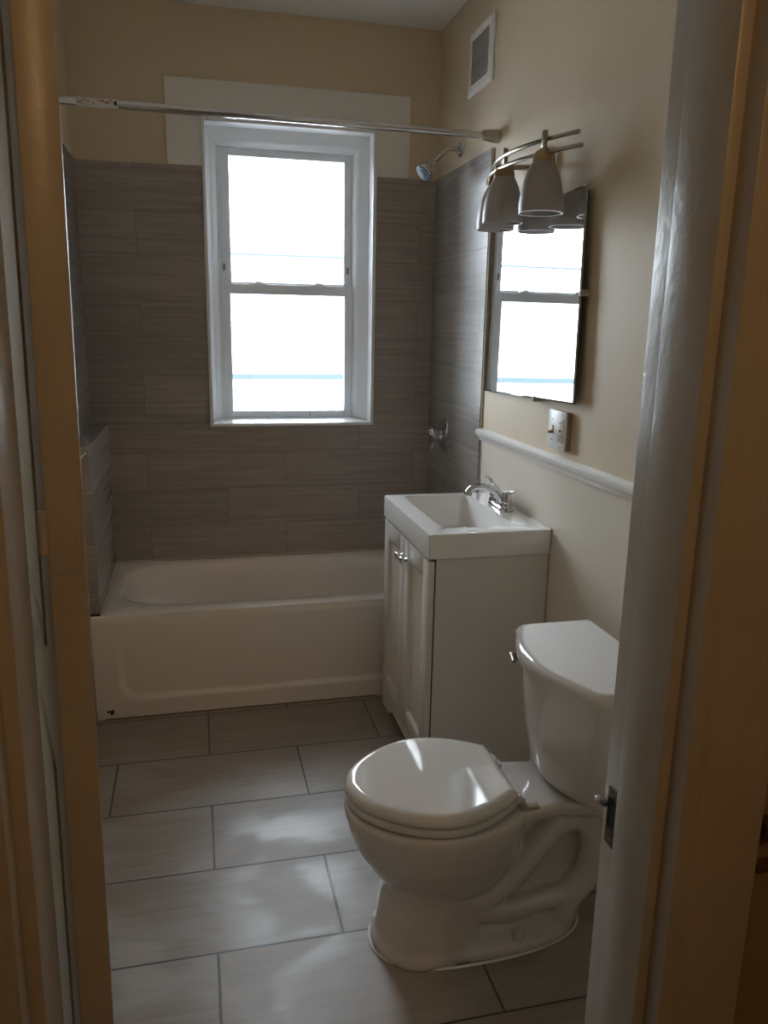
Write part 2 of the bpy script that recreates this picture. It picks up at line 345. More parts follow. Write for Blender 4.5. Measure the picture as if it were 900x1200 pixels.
bm = NB(); lathe(bm, [(0.055, 0), (0.055, 0.02), (0.03, 0.04), (0.022, 0.09), (0.022, 0.15)], (-0.68, -4.36, H), (0, 0, -1), 24); obj('bulb_holder', bm, PORC, lamp)
hb = bpy.data.materials.new('lit_bulb'); hb.use_nodes = True; pb = hb.node_tree.nodes['Principled BSDF']
pb.inputs['Emission Color'].default_value = (1.0, 0.60, 0.26, 1); pb.inputs['Emission Strength'].default_value = 235.0
bm = NB(); bmesh.ops.create_uvsphere(bm, u_segments=20, v_segments=12, radius=0.03, matrix=Matrix.Translation((-0.68, -4.36, H-0.175))); obj('bulb', bm, hb, lamp, label='lit warm bulb')

# ------------------------------------------------------------------ window
bm = NB()
box(bm, (-1.163, -0.012, 2.289), (-0.134, 0.0, 2.433), 0.002); box(bm, (-1.163, -0.012, 2.101), (-1.024, 0.0, 2.289), 0.002); box(bm, (-0.280, -0.012, 2.101), (-0.134, 0.0, 2.289), 0.002)
struct('trim_12', bm, CASING)
win = bpy.data.objects.new('window_1', None); COL.objects.link(win); win.location = (-0.652, 0, WZ0); win['kind'] = 'structure'
bm = NB(); bframe(bm, -1.024, -0.280, 1.018, 2.289, 0.016, 0.016, 0.014, 0.014, -0.020, 0.002, 0.0025)          # outer lip
def rc(x0, x1, z0, z1, y): return [(x0, y, z0), (x1, y, z0), (x1, y, z1), (x0, y, z1)]
# liner: straight painted reveal, then two splayed steps back to the sashes
loft(bm, [rc(-1.0085, -0.2955, 1.0315, 2.2755, -0.012), rc(-1.0085, -0.2955, 1.0315, 2.2755, 0.060), rc(-1.002, -0.304, 1.033, 2.268, 0.066), rc(-0.992, -0.322, 1.036, 2.246, 0.096),
          rc(-0.986, -0.330, 1.037, 2.240, 0.100), rc(-0.964, -0.350, 1.0395, 2.224, 0.136), rc(-0.951, -0.351, 1.040, 2.219, 0.140), rc(-0.951, -0.351, 1.040, 2.219, 0.21), rc(-1.0085, -0.2955, 1.0315, 2.2755, 0.21)], (False, False))
obj('window_frame', bm, TRIMW, win)
KX = lambda x: -1.0892+(x+1.0892)*1.019
KZ = lambda z: 1.466+(z-1.466)*1.019
SY = 0.070
def sash(name, x0, x1, z0, z1, gx0, gx1, gz0, gz1, y0, y1):
    x0, x1, gx0, gx1 = map(KX, (x0, x1, gx0, gx1)); z0, z1, gz0, gz1 = map(KZ, (z0, z1, gz0, gz1)); y0 += SY; y1 += SY
    b = NB(); bframe(b, x0, x1, z0, z1, gx0-x0, x1-gx1, gz0-z0, z1-gz1, y0, y1, 0.003)
    s = obj(name, b, VINYL, win)
    b = NB(); box(b, (gx0-0.004, (y0+y1)/2-0.002, gz0-0.004), (gx1+0.004, (y0+y1)/2+0.002, gz1+0.004)); obj('pane', b, GLASS, s, smooth=False)
    return s
lo_s = sash('lower_sash', -0.955, -0.366, 1.048, 1.640, -0.916, -0.403, 1.078, 1.596, 0.070, 0.100)
up_s = sash('upper_sash', -0.953, -0.364, 1.604, 2.204, -0.908, -0.402, 1.650, 2.172, 0.102, 0.132)
for xc in (KX(-0.795), KX(-0.525)):
    zt = KZ(1.640)-0.0005
    b = NB(); box(b, (xc-0.035, SY+0.074, zt), (xc+0.035, SY+0.098, zt+0.0065), 0.002); lathe(b, [(0.013, 0), (0.011, 0.006), (0.007, 0.009)], (xc, SY+0.086, zt+0.0065), (0, 0, 1), 14); box(b, (xc-0.004, SY+0.066, zt+0.0075), (xc+0.022, SY+0.084, zt+0.0125), 0.0015)
    obj('sash_lock', b, VINYL, lo_s)
for xc in (-0.937, -0.372):
    b = NB(); box(b, (xc-0.005, SY+0.096, 1.70), (xc+0.005, SY+0.103, 1.73), 0.001); obj('tilt_latch', b, GRAYP, up_s)
bm = NB(); box(bm, (-0.557, SY+0.066, 1.046), (-0.553, SY+0.071, 1.060)); obj('weep_mark', bm, GRAYP, lo_s)

# outside: pale neighbouring house and the yard, seen washed out through the glass
nh = thing('house', 'pale neighbouring house with a blue-grey ledge, washed out beyond the window panes', 'house', (0.5, 9.5, -3.0))
b = NB(); box(b, (-7, 8, -3), (8, 11, 2.40)); obj('wall', b, SIDING, nh, smooth=False)
b = NB(); box(b, (-7.1, 7.88, 2.395), (8.1, 11.1, 2.417)); obj('roof_edge', b, BLUEG, nh, smooth=False)
b = NB(); box(b, (-7, 7.90, 0.695), (8, 8.0, 0.775)); obj('ledge', b, BLUEG, nh, smooth=False)
b = NB(); box(b, (-20, 0.25, -3.2), (20, 40, -3.0)); struct('ground', b, CONC)

# ------------------------------------------------------------------ bathtub
TH, TD, TX0, TX1 = 0.411, -0.712, -1.489, -0.010
tub = thing('bathtub', 'white alcove bathtub with a plain apron below the window', 'bathtub', (-0.75, -0.36, 0))
def rectpt(a, x0, x1, y0, y1, n=4.0):
    cx, cy, hx, hy = (x0+x1)/2, (y0+y1)/2, (x1-x0)/2, (y1-y0)/2
    c, s = math.cos(a), math.sin(a)
    if n > 50:
        k = 1/max(abs(c), abs(s)); return cx+hx*c*k, cy+hy*s*k
    return cx+hx*math.copysign(abs(c)**(2/n), c), cy+hy*math.copysign(abs(s)**(2/n), s)
N = 96; rings = []
def tr(x0, x1, y0, y1, z, n):
    # uniform-in-parameter superellipse; outermost ring square
    rings.append([(*rectpt(2*PI*k/N, x0, x1, y0, y1, n), z) for k in range(N)])
tr(TX0+0.031, TX1, TD, -0.008, 0.30, 99); tr(TX0+0.031, TX1, TD, -0.008, TH-0.010, 99)
tr(TX0+0.033, TX1-0.002, TD+0.003, -0.009, TH-0.003, 60); tr(TX0+0.038, TX1-0.006, TD+0.010, -0.012, TH, 40)
bx0, bx1, by0, by1 = -1.400, -0.085, -0.612, -0.062
tr(bx0-0.012, bx1+0.012, by0-0.012, by1+0.012, TH-0.001, 5.0)
tr(bx0-0.003, bx1+0.003, by0-0.003, by1+0.003, TH-0.007, 4.2); tr(bx0+0.006, bx1-0.004, by0+0.003, by1-0.003, TH-0.022, 4.0)
for t in (0.15, 0.35, 0.55, 0.75, 0.9):
    tr(bx0+0.02+0.24*t**1.2, bx1-0.01-0.08*t, by0+0.008+0.05*t, by1-0.008-0.05*t, TH-0.022-0.29*t, 3.8)
tr(bx0+0.30, bx1-0.11, by0+0.09, by1-0.09, 0.085, 3.5); tr(bx0+0.36, bx1-0.16, by0+0.14, by1-0.14, 0.074, 3.2)
bm = NB(); loft(bm, rings, (False, True)); obj('basin', bm, TUBW, tub, ang=50)
# apron: grid with a shallow recessed field
bm = NB(); nx, nz = 150, 56; G = []
def sst(a, b_, x): t = min(1, max(0, (x-a)/(b_-a))); return t*t*(3-2*t)
for i in range(nx+1):
    col = []
    for j in range(nz+1):
        x = TX0 + (TX1-TX0)*i/nx; z = (TH-0.006)*j/nz
        # signed distance of a rounded corner field: x>-1.40, z>0.075
        dx, dz = x-(-1.395), z-0.078
        r = 0.075; qx, qz = r-dx, r-dz
        d = (r - math.hypot(max(qx, 0), max(qz, 0))) if (qx > 0 or qz > 0) else min(dx, dz)
        fade = 1 - sst(0.20, 0.34, z)
        rec = 0.009*sst(-0.006, 0.012, d)*(fade + (1-fade)*sst(0.0, 0.45, dx))
        bulge = 0.0
        col.append(bm.verts.new((x, TD - 0.010 + rec + bulge + 0.010*sst(TH-0.03, TH-0.006, z)*0.5, z)))
    G.append(col)
for i in range(nx):
    for j in range(nz): bm.faces.new((G[i][j], G[i+1][j], G[i+1][j+1], G[i][j+1]))
top = [bm.verts.new((TX0 + (TX1-TX0)*i/nx, TD+0.006, TH-0.0005)) for i in range(nx+1)]
mid = [bm.verts.new((TX0 + (TX1-TX0)*i/nx, TD-0.001, TH-0.0015)) for i in range(nx+1)]
for i in range(nx):
    bm.faces.new((G[i][nz], G[i+1][nz], mid[i+1], mid[i])); bm.faces.new((mid[i], mid[i+1], top[i+1], top[i]))
bk = [bm.verts.new((TX0, TD+0.02, z)) for z in [(TH-0.006)*j/nz for j in range(nz+1)]]
for j in range(nz): bm.faces.new((G[0][j], G[0][j+1], bk[j+1], bk[j]))
bm.faces.new((G[0][nz], mid[0], top[0], bk[nz]))
obj('apron', bm, TUBW, tub, ang=60)
bm = NB(); tube(bm, [(-1.456, -0.0115, TH+0.001), (-0.012, -0.0115, TH+0.001)], 0.0035, 8); tube(bm, [(-1.4555, -0.0115, TH+0.001), (-1.4555, -0.70, TH+0.001)], 0.003, 8); obj('caulk_bead', bm, CAULK, tub)
bm = NB(); lathe(bm, [(0.022, 0), (0.020, 0.003), (0.004, 0.004)], (-0.33, -0.34, 0.0745), (0, 0, 1), 20); obj('drain', bm, CHROME, tub)
bm = NB()
box(bm, (-1.452, TD-0.016, 0.030), (-1.426, TD-0.0095, 0.038), 0.001); box(bm, (-1.440, TD-0.018, 0.022), (-1.428, TD-0.0095, 0.031), 0.001)
obj('dark_chip', bm, BLACK, tub);  # small dark bit with a pale tip at the apron's foot, not identified
bm = NB(); box(bm, (-1.446, TD-0.0175, 0.038), (-1.438, TD-0.0095, 0.041), 0.001); obj('pale_chip', bm, PLATE, tub)
# floor joint line under the apron
bm = NB(); box(bm, (TX0+0.031, TD-0.014, 0), (-0.41, TD-0.008, 0.004)); obj('floor_caulk', bm, mat('brown_caulk', (0.20, 0.12, 0.07), 0.6), tub)

# ------------------------------------------------------------------ vanity
VX, VY0, VY1, VH, VS = -0.406, -1.377, -0.779, 0.8485, 0.768
van = thing('vanity_cabinet', 'white two-door vanity cabinet under the sink beside the toilet', 'cabinet', (-0.2, -1.078, 0))
bm = NB()
box(bm, (VX+0.027, VY0+0.006, 0), (-0.004, VY0+0.022, VS-0.0005), 0.001); box(bm, (VX+0.027, VY1-0.022, 0), (-0.004, VY1-0.006, VS-0.0005), 0.001)
box(bm, (-0.018, VY0+0.022, 0.03), (-0.004, VY1-0.022, VS-0.0005)); box(bm, (VX+0.027, VY0+0.022, 0.06), (-0.018, VY1-0.022, 0.076))
obj('cabinet_body', bm, CABW, van, smooth=False)
bm = NB(); box(bm, (VX+0.0235, VY0+0.0085, 0.01), (VX+0.027, VY1-0.0085, VS-0.001)); obj('gap_shade', bm, DARK, van, smooth=False)  # dark strip standing in for the shade in the gap behind the doors
# front foot rail with shallow cutout
bm = NB()
pts = [(VY0+0.006, 0), (VY0+0.10, 0), (VY0+0.115, 0.008), (VY0+0.14, 0.030), (VY0+0.16, 0.034), (VY1-0.16, 0.034), (VY1-0.14, 0.030), (VY1-0.115, 0.008), (VY1-0.10, 0), (VY1-0.006, 0), (VY1-0.006, 0.072), (VY0+0.006, 0.072)]
loft(bm, [[(x, y, z) for y, z in pts] for x in (VX+0.006, VX+0.0235)]); obj('foot_rail', bm, CABW, van, smooth=False)
ym = (VY0+VY1)/2
def vdoor(y0, y1, ky):
    b = NB(); z0, z1 = 0.075, VS-0.008; xf, xb = VX+0.004, VX+0.023; s = 0.062
    box(b, (xf, y0, z0), (xb, y0+s, z1), 0.0015); box(b, (xf, y1-s, z0), (xb, y1, z1), 0.0015)
    box(b, (xf, y0+s, z0), (xb, y1-s, z0+s), 0.0015); box(b, (xf, y0+s, z1-s), (xb, y1-s, z1), 0.0015)
    # bevelled inner edge and recessed panel
    yi0, yi1, zi0, zi1 = y0+s, y1-s, z0+s, z1-s; t = 0.012
    loft(b, [[(xf+0.0005, yi0, zi0), (xf+0.0005, yi1, zi0), (xf+0.0005, yi1, zi1), (xf+0.0005, yi0, zi1)], [(xf+0.009, yi0+t, zi0+t), (xf+0.009, yi1-t, zi0+t), (xf+0.009, yi1-t, zi1-t), (xf+0.009, yi0+t, zi1-t)]], (False, True))
    d = obj('door', b, CABW, van)
    k = NB(); lathe(k, [(0.008, 0), (0.006, 0.003), (0.005, 0.012), (0.008, 0.016)], (xf, ky, 0.690), (-1, 0, 0), 16)
    box(k, (xf-0.026, ky-0.014, 0.678), (xf-0.015, ky+0.014, 0.702), 0.003); obj('knob', k, CHROME, d)
vdoor(VY0+0.008, ym-0.0015, ym-0.030); vdoor(ym+0.0015, VY1-0.008, ym+0.030)

sink = thing('sink', 'white rectangular ceramic sink top on the vanity cabinet', 'sink', (-0.2, -1.078, VS))
bx0, bx1, by0, by1 = -0.338, -0.095, -1.303, -0.812
def rr(x0, x1, y0, y1, z, r, n=8):
    P = []
    for (cx, cy, a0) in ((x1-r, y1-r, 0), (x0+r, y1-r, PI/2), (x0+r, y0+r, PI), (x1-r, y0+r, 1.5*PI)):
        for k in range(n+1): a = a0 + PI/2*k/n; P.append((cx+r*math.cos(a), cy+r*math.sin(a), z))
    return P
bm = NB()
loft(bm, [rr(VX+0.006, -0.004, VY0+0.006, VY1-0.006, VS, 0.004), rr(VX, -0.001, VY0, VY1, VS+0.002, 0.006), rr(VX, -0.001, VY0, VY1, VH-0.006, 0.006), rr(VX+0.002, -0.001, VY0+0.002, VY1-0.002, VH-0.0015, 0.006),
          rr(VX+0.006, -0.003, VY0+0.006, VY1-0.006, VH, 0.006),
          rr(bx0-0.004, bx1+0.004, by0-0.004, by1+0.004, VH, 0.018), rr(bx0, bx1, by0, by1, VH-0.003, 0.018), rr(bx0+0.004, bx1-0.003, by0+0.004, by1-0.004, VH-0.012, 0.02),
          rr(bx0+0.020, bx1-0.010, by0+0.035, by1-0.035, VH-0.085, 0.03), rr(bx0+0.032, bx1-0.020, by0+0.05, by1-0.05, VH-0.108, 0.03), rr(bx0+0.05, bx1-0.04, by0+0.08, by1-0.08, VH-0.116, 0.03)], (False, True))
obj('basin', bm, SINKW, sink, ang=32)
bm = NB(); box(bm, (-0.0055, VY0, VH-0.001), (-0.001, VY1, VH+0.003), 0.001); obj('caulk_bead', bm, RAILP, sink)
bm = NB(); lathe(bm, [(0.021, 0), (0.019, 0.003), (0.005, 0.004)], (-0.21, -1.06, VH-0.116), (0, 0, 1), 20); obj('drain', bm, CHROME, sink)

fau = thing('faucet', 'chrome two-handle faucet standing on the back deck of the sink', 'faucet', (-0.048, -1.055, VH))
fx, fy = -0.048, -1.055
bm = NB()
rg = []
for z, g in ((0.0002, 0), (0.006, 0.0), (0.014, -0.003), (0.018, -0.008)):
    rg.append([(fx + (0.026+g)*math.cos(a), fy + (0.052 if math.sin(a) > 0 else -0.052)*(abs(math.sin(a)) > 1e-6) + (0.026+g)*math.sin(a), VH+z) for a in [2*PI*k/32+0.01 for k in range(32)]])
loft(bm, rg); obj('base', bm, CHROME, fau)
bm = NB(); P = catmull([(fx, fy, VH+0.012), (fx-0.004, fy, VH+0.040), (fx-0.030, fy, VH+0.066), (fx-0.070, fy, VH+0.080), (fx-0.108, fy, VH+0.074), (fx-0.124, fy, VH+0.056)], 6)
n = len(P); tube(bm, P, [0.019-0.0065*min(1, i/(n*0.55)) for i in range(n)], 16); lathe(bm, [(0.0135, 0), (0.014, 0.012)], (fx-0.1225, fy, VH+0.062), (-0.2, 0, -1), 16)
obj('spout', bm, CHROME, fau)
for s in (-1, 1):
    b = NB(); hy = fy + s*0.052
    lathe(b, [(0.024, 0), (0.024, 0.004), (0.021, 0.010), (0.0215, 0.014), (0.018, 0.040), (0.014, 0.050), (0.004, 0.054)], (fx, hy, VH+0.016), (0, 0, 1), 20)
    if s > 0: tube(b, catmull([(fx, hy, VH+0.062), (fx-0.014, hy+0.002, VH+0.082), (fx-0.022, hy+0.004, VH+0.094), (fx-0.036, hy+0.008, VH+0.104)], 5), [0.0085]*4+[0.0065]*6+[0.005]*5+[0.0045], 10)
    else: tube(b, catmull([(fx, hy, VH+0.060), (fx+0.008, hy-0.008, VH+0.066), (fx+0.016, hy-0.024, VH+0.070)], 5), [0.007]*5+[0.005]*6, 10)
    obj('handle', b, CHROME, fau)

# ------------------------------------------------------------------ toilet
TCY = -2.010
toi = thing('toilet', 'white two-piece toilet with closed lid beside the vanity cabinet', 'toilet', (-0.43, TCY, 0))
def egg(xf, xb, hw, z, xm=None, n=48, pw=2.0, pwb=2.6):
    """closed plan outline: front tip xf (towards -x), back xb, half width hw, widest at xm"""
    xm = (xf+xb)/2 if xm is None else xm; P = []
    for k in range(n):
        a = 2*PI*k/n; c, s = math.cos(a), math.sin(a)
        if c < 0: x = xm + (xm-xf)*math.copysign(abs(c)**(2/pw), c); y = hw*math.copysign(abs(s)**(2/pw), s)
        else: x = xm + (xb-xm)*abs(c)**(2/pwb); y = hw*math.copysign(abs(s)**(2/pwb), s)
        P.append((x, TCY+y, z))
    return P
bm = NB()
# bowl
loft(bm, [egg(-0.640, -0.42, 0.070, 0.135), egg(-0.685, -0.40, 0.100, 0.165), egg(-0.722, -0.375, 0.128, 0.215), egg(-0.755, -0.36, 0.153, 0.270, -0.57), egg(-0.775, -0.355, 0.170, 0.325, -0.575), egg(-0.783, -0.35, 0.177, 0.360, -0.58), egg(-0.784, -0.35, 0.178, 0.378, -0.58), egg(-0.780, -0.352, 0.174, 0.385, -0.58)])
# pedestal column
loft(bm, [egg(-0.716, -0.43, 0.124, 0.0, -0.60), egg(-0.716, -0.43, 0.124, 0.022, -0.60), egg(-0.706, -0.44, 0.114, 0.035, -0.60), egg(-0.697, -0.45, 0.104, 0.10, -0.60), egg(-0.690, -0.45, 0.098, 0.15, -0.59), egg(-0.700, -0.43, 0.108, 0.20, -0.58), egg(-0.715, -0.42, 0.122, 0.25, -0.58)])
# rear foot and web
loft(bm, [egg(-0.66, -0.180, 0.124, 0.0, -0.45, pwb=2.4), egg(-0.66, -0.180, 0.124, 0.020, -0.45, pwb=2.4), egg(-0.65, -0.190, 0.114, 0.032, -0.45, pwb=2.4), egg(-0.62, -0.215, 0.086, 0.040, -0.45), egg(-0.60, -0.23, 0.060, 0.060, -0.45)])
loft(bm, [egg(-0.60, -0.215, 0.046, 0.03), egg(-0.58, -0.190, 0.042, 0.15), egg(-0.56, -0.180, 0.042, 0.28), egg(-0.52, -0.160, 0.060, 0.37)])
# trapway loops on either side
for s in (-1, 1):
    yy = TCY + s*0.056
    P = catmull([(-0.56, yy, 0.150), (-0.48, yy, 0.128), (-0.40, yy, 0.165), (-0.33, yy, 0.245), (-0.265, yy, 0.312), (-0.200, yy, 0.305), (-0.168, yy, 0.235), (-0.180, yy, 0.150), (-0.225, yy, 0.095), (-0.245, yy, 0.03)], 5)
    tube(bm, P, 0.036, 14)
    tube(bm, catmull([(-0.50, yy, 0.10), (-0.40, yy+s*0.006, 0.085), (-0.30, yy, 0.095), (-0.22, yy, 0.10)], 4), 0.030, 12)
# rear deck
def deck(z, g=0.0):
    return [(-0.40-g*0, TCY-0.12-g, z), (-0.33, TCY-0.108-g, z), (-0.285, TCY-0.100-g, z), (-0.20, TCY-0.125-g, z), (-0.10, TCY-0.125-g, z), (-0.10, TCY+0.125+g, z), (-0.20, TCY+0.125+g, z), (-0.285, TCY+0.100+g, z), (-0.33, TCY+0.108+g, z), (-0.40, TCY+0.12+g, z), (-0.50, TCY+0.10, z), (-0.50, TCY-0.10, z)]
loft(bm, [deck(0.335, -0.03), deck(0.350, -0.006), deck(0.372), deck(0.384, -0.004)])
# fuse into one piece of porcelain
me = bpy.data.meshes.new('tmp'); bmesh.ops.recalc_face_normals(bm, faces=bm.faces); bm.to_mesh(me); bm.free()
tmp = bpy.data.objects.new('tmp', me); COL.objects.link(tmp)
r = tmp.modifiers.new('r', 'REMESH'); r.mode = 'VOXEL'; r.voxel_size = 0.0050; r.use_smooth_shade = True
sm = tmp.modifiers.new('s', 'SMOOTH'); sm.factor = 0.5; sm.iterations = 9
dg = bpy.context.evaluated_depsgraph_get(); ev = tmp.evaluated_get(dg); me2 = bpy.data.meshes.new_from_object(ev)
bpy.data.objects.remove(tmp)
bm = NB(); bm.from_mesh(me2); bpy.data.meshes.remove(me2)
zmin = min(v.co.z for v in bm.verts)
for v in bm.verts:
    if v.co.z < 0.006: v.co.z = max(0.0, v.co.z-zmin) * (1 if v.co.z > 0.003 else 0)
obj('bowl', bm, PORC, toi, ang=80)
# bolt caps
for s in (-1, 1):
    b = NB(); lathe(b, [(0.015, 0), (0.015, 0.010), (0.013, 0.022), (0.009, 0.030), (0.003, 0.033)], (-0.375, TCY+s*0.099, 0.024), (0, 0, 1), 18); obj('bolt_cap', b, PORC, toi)
# caulk at floor
bm = NB(); E = egg(-0.717, -0.43, 0.125, 0.002, -0.60, 60); 
pl_ = [Vector(p) for p in egg(-0.719, -0.178, 0.126, 0.002, -0.50, 72, 2.3, 2.4)]
tube(bm, pl_+[pl_[0]], 0.0035, 6, False); obj('caulk_ring', bm, RAILP, toi)
# seat and lid
def lidout(g, z, n=26):
    key = [(-0.400, 0.104), (-0.450, 0.140), (-0.495, 0.163), (-0.540, 0.176), (-0.585, 0.180), (-0.635, 0.168), (-0.680, 0.146), (-0.720, 0.117), (-0.752, 0.083), (-0.773, 0.045), (-0.783, 0.0)]
    half = catmull([(x, y, 0) for x, y in key], 5); cx = -0.57
    out = [(p.x, p.y) for p in half]; full = out + [(x, -y) for x, y in reversed(out[:-1])]
    P = []
    for x, y in full:
        d = Vector((x-cx, y)); L_ = d.length; q = Vector((cx, 0)) + d*((L_+g)/L_)
        P.append((min(q.x, -0.400+g), TCY+q.y, z))
    return P
bm = NB(); loft(bm, [lidout(-0.012, 0.3908), lidout(-0.003, 0.391), lidout(-0.001, 0.393), lidout(-0.001, 0.407), lidout(-0.003, 0.4092), lidout(-0.012, 0.4095)]); obj('seat', bm, SEATP, toi, ang=50)
bm = NB(); loft(bm, [lidout(-0.012, 0.4150), lidout(-0.001, 0.4152), lidout(0.001, 0.4170), lidout(0.001, 0.426), lidout(-0.003, 0.433), lidout(-0.009, 0.438), lidout(-0.016, 0.4405), lidout(-0.020, 0.441), lidout(-0.024, 0.441)]); obj('lid', bm, SEATP, toi, ang=50)
for s in (-1, 1):
    b = NB(); box(b, (-0.398, TCY+s*0.075-0.014, 0.384), (-0.372, TCY+s*0.075+0.014, 0.404), 0.004); box(b, (-0.404, TCY+s*0.075-0.012, 0.400), (-0.384, TCY+s*0.075+0.012, 0.418), 0.004)
    tube(b, [(-0.392, TCY+s*0.075-0.02, 0.410), (-0.392, TCY+s*0.075+0.02, 0.410)], 0.007, 10); obj('hinge', b, SEATP, toi)
b = NB(); box(b, (-0.392, TCY-0.108, 0.3845), (-0.345, TCY-0.088, 0.391), 0.002); obj('hinge_cover', b, mat('hinge_cover_tan', (0.40, 0.34, 0.24), 0.4), toi)
# tank
def tank(z, sy, xf, xb, bow, r=0.03, n=10):
    """plan outline: flat back xb, sides rounded, front bows out to xf at the centre; xs = side front"""
    xs = xf + bow; P = []
    P += [(xb, sy-0.008), (xb-0.008, sy)]
    for k in range(5): a = PI/2*k/4; P.append((xs+r - r*math.sin(a), sy - r + r*math.cos(a)))
    for k in range(1, 2*n): t = 1-2*k/(2*n); y = (sy-r)*t; P.append((xf + bow*(abs(t)**2.0), y))
    for k in range(5): a = PI/2*(1-k/4); P.append((xs+r - r*math.sin(a), -(sy - r + r*math.cos(a))))
    P += [(xb-0.008, -sy), (xb, -sy+0.008)]
    return [(x, TCY+y, z) for x, y in P]
bm = NB()
loft(bm, [tank(0.384, 0.145, -0.262, -0.125, 0.05), tank(0.390, 0.168, -0.283, -0.112, 0.05), tank(0.405, 0.181, -0.297, -0.105, 0.05), tank(0.43, 0.189, -0.306, -0.10, 0.05), tank(0.50, 0.198, -0.318, -0.09, 0.05), tank(0.60, 0.207, -0.328, -0.082, 0.05), tank(0.674, 0.210, -0.333, -0.08, 0.05)])
obj('tank', bm, PORC, toi, ang=50)
bm = NB()
loft(bm, [tank(0.672, 0.212, -0.336, -0.078, 0.05), tank(0.674, 0.221, -0.346, -0.07, 0.05, 0.036), tank(0.690, 0.224, -0.349, -0.068, 0.05, 0.038), tank(0.702, 0.223, -0.348, -0.069, 0.05, 0.038), tank(0.709, 0.217, -0.342, -0.075, 0.05, 0.036), tank(0.712, 0.208, -0.333, -0.084, 0.05, 0.034), tank(0.712, 0.205, -0.330, -0.087, 0.05, 0.033)])
obj('tank_lid', bm, PORC, toi, ang=50)
b = NB(); yl = TCY+0.158
lathe(b, [(0.013, 0), (0.013, 0.006), (0.008, 0.010), (0.008, 0.020)], (-0.300, yl, 0.650), (-1, 0, 0), 16); tube(b, [(-0.318, yl+0.006, 0.652), (-0.322, yl-0.012, 0.650), (-0.326, yl-0.030, 0.647)], [0.009, 0.007, 0.007], 12, flat=0.7); obj('flush_lever', b, NICKEL, toi)

# ------------------------------------------------------------------ things on the right wall
mir = thing('mirror', 'frameless rectangular wall mirror hanging over the sink, reflecting the window', 'mirror', (-0.01, -1.113, 1.545))
# the mirror hangs a touch crooked and slightly turned off the wall
mir_rot = Matrix(((1, 0.0159, 0.0052, 0.0159*1.113-0.0052*1.545-0.0075), (0, 1, 0, 0), (0, 0, 1, 0), (0, 0, 0, 1))) @ Matrix.Translation((0, -1.113, 1.545)) @ Matrix.Rotation(math.radians(-1.6), 4, 'X') @ Matrix.Translation((0, 1.113, -1.545))
my0, my1, mz0, mz1 = -1.506, -0.742, 1.2455, 1.8445
bm = NB(); box(bm, (-0.0095, my0, mz0), (-0.0068, my1, mz1), 0.0, M=mir_rot); obj('backing', bm, GEDGE, mir, smooth=False)
bm = NB(); bv = 0.006
rings = [[(x, y, z) for y, z in ((my0+g, mz0+g), (my1-g, mz0+g), (my1-g, mz1-g), (my0+g, mz1-g))] for x, g in ((-0.0096, 0.0003), (-0.0126, 0.0003), (-0.0134, bv))]
loft(bm, rings); bmesh.ops.transform(bm, matrix=mir_rot, verts=bm.verts); obj('glass', bm, MIRR, mir, smooth=False)
for y, z in ((-1.231, mz0+0.003), (my0-0.001, 1.569)):
    b = NB(); box(b, (-0.0295, y-0.006, z-0.010), (-0.0005, y+0.006, z+0.008), 0.002); obj('clip', b, mat('clip_plastic', (0.45, 0.42, 0.38), 0.3) if y == -1.231 else bpy.data.materials['clip_plastic'], mir)

sw = thing('wall_plate', 'two-gang wall plate with toggle switch and outlet under the mirror corner', 'switch plate', (-0.01, -1.403, 1.168))
bm = NB(); box(bm, (-0.016, -1.460, 1.112), (-0.0005, -1.348, 1.226), 0.001); obj('box_extender', bm, TAN, sw, label='tan extender behind the plate')
bm = NB(); box(bm, (-0.022, -1.462, 1.110), (-0.016, -1.346, 1.228), 0.0025); obj('cover', bm, PLATE, sw)
bm = NB(); box(bm, (-0.0245, -1.451, 1.134), (-0.0215, -1.417, 1.204), 0.001); oo = obj('outlet_face', bm, mat('outlet_ivory', (0.55, 0.52, 0.45), 0.4), sw)
for (y, z, hy, hz) in ((-1.440, 1.193, .0015, .005), (-1.428, 1.193, .0015, .004), (-1.434, 1.182, .0025, .0025), (-1.434, 1.169, .007, .0042), (-1.440, 1.155, .0015, .005), (-1.428, 1.155, .0015, .004), (-1.434, 1.144, .0025, .0025)):
    b = NB(); box(b, (-0.0252, y-hy, z-hz), (-0.0243, y+hy, z+hz)); obj('slot', b, BLACK, oo, smooth=False)
bm = NB(); box(bm, (-0.024, -1.382, 1.156), (-0.0218, -1.370, 1.181), 0.0008); tg = obj('switch_slot', bm, BRASS, sw)
bm = NB(); box(bm, (-0.036, -1.380, 1.156), (-0.023, -1.372, 1.166), 0.002); obj('toggle', bm, BRASS, tg)
for y, z in ((-1.376, 1.199), (-1.376, 1.139), (-1.434, 1.219), (-1.434, 1.120)):
    bm = NB(); lathe(bm, [(0.0032, 0), (0.002, 0.001)], (-0.022, y, z), (-1, 0, 0), 10); obj('plate_screw', bm, BRASS, sw)

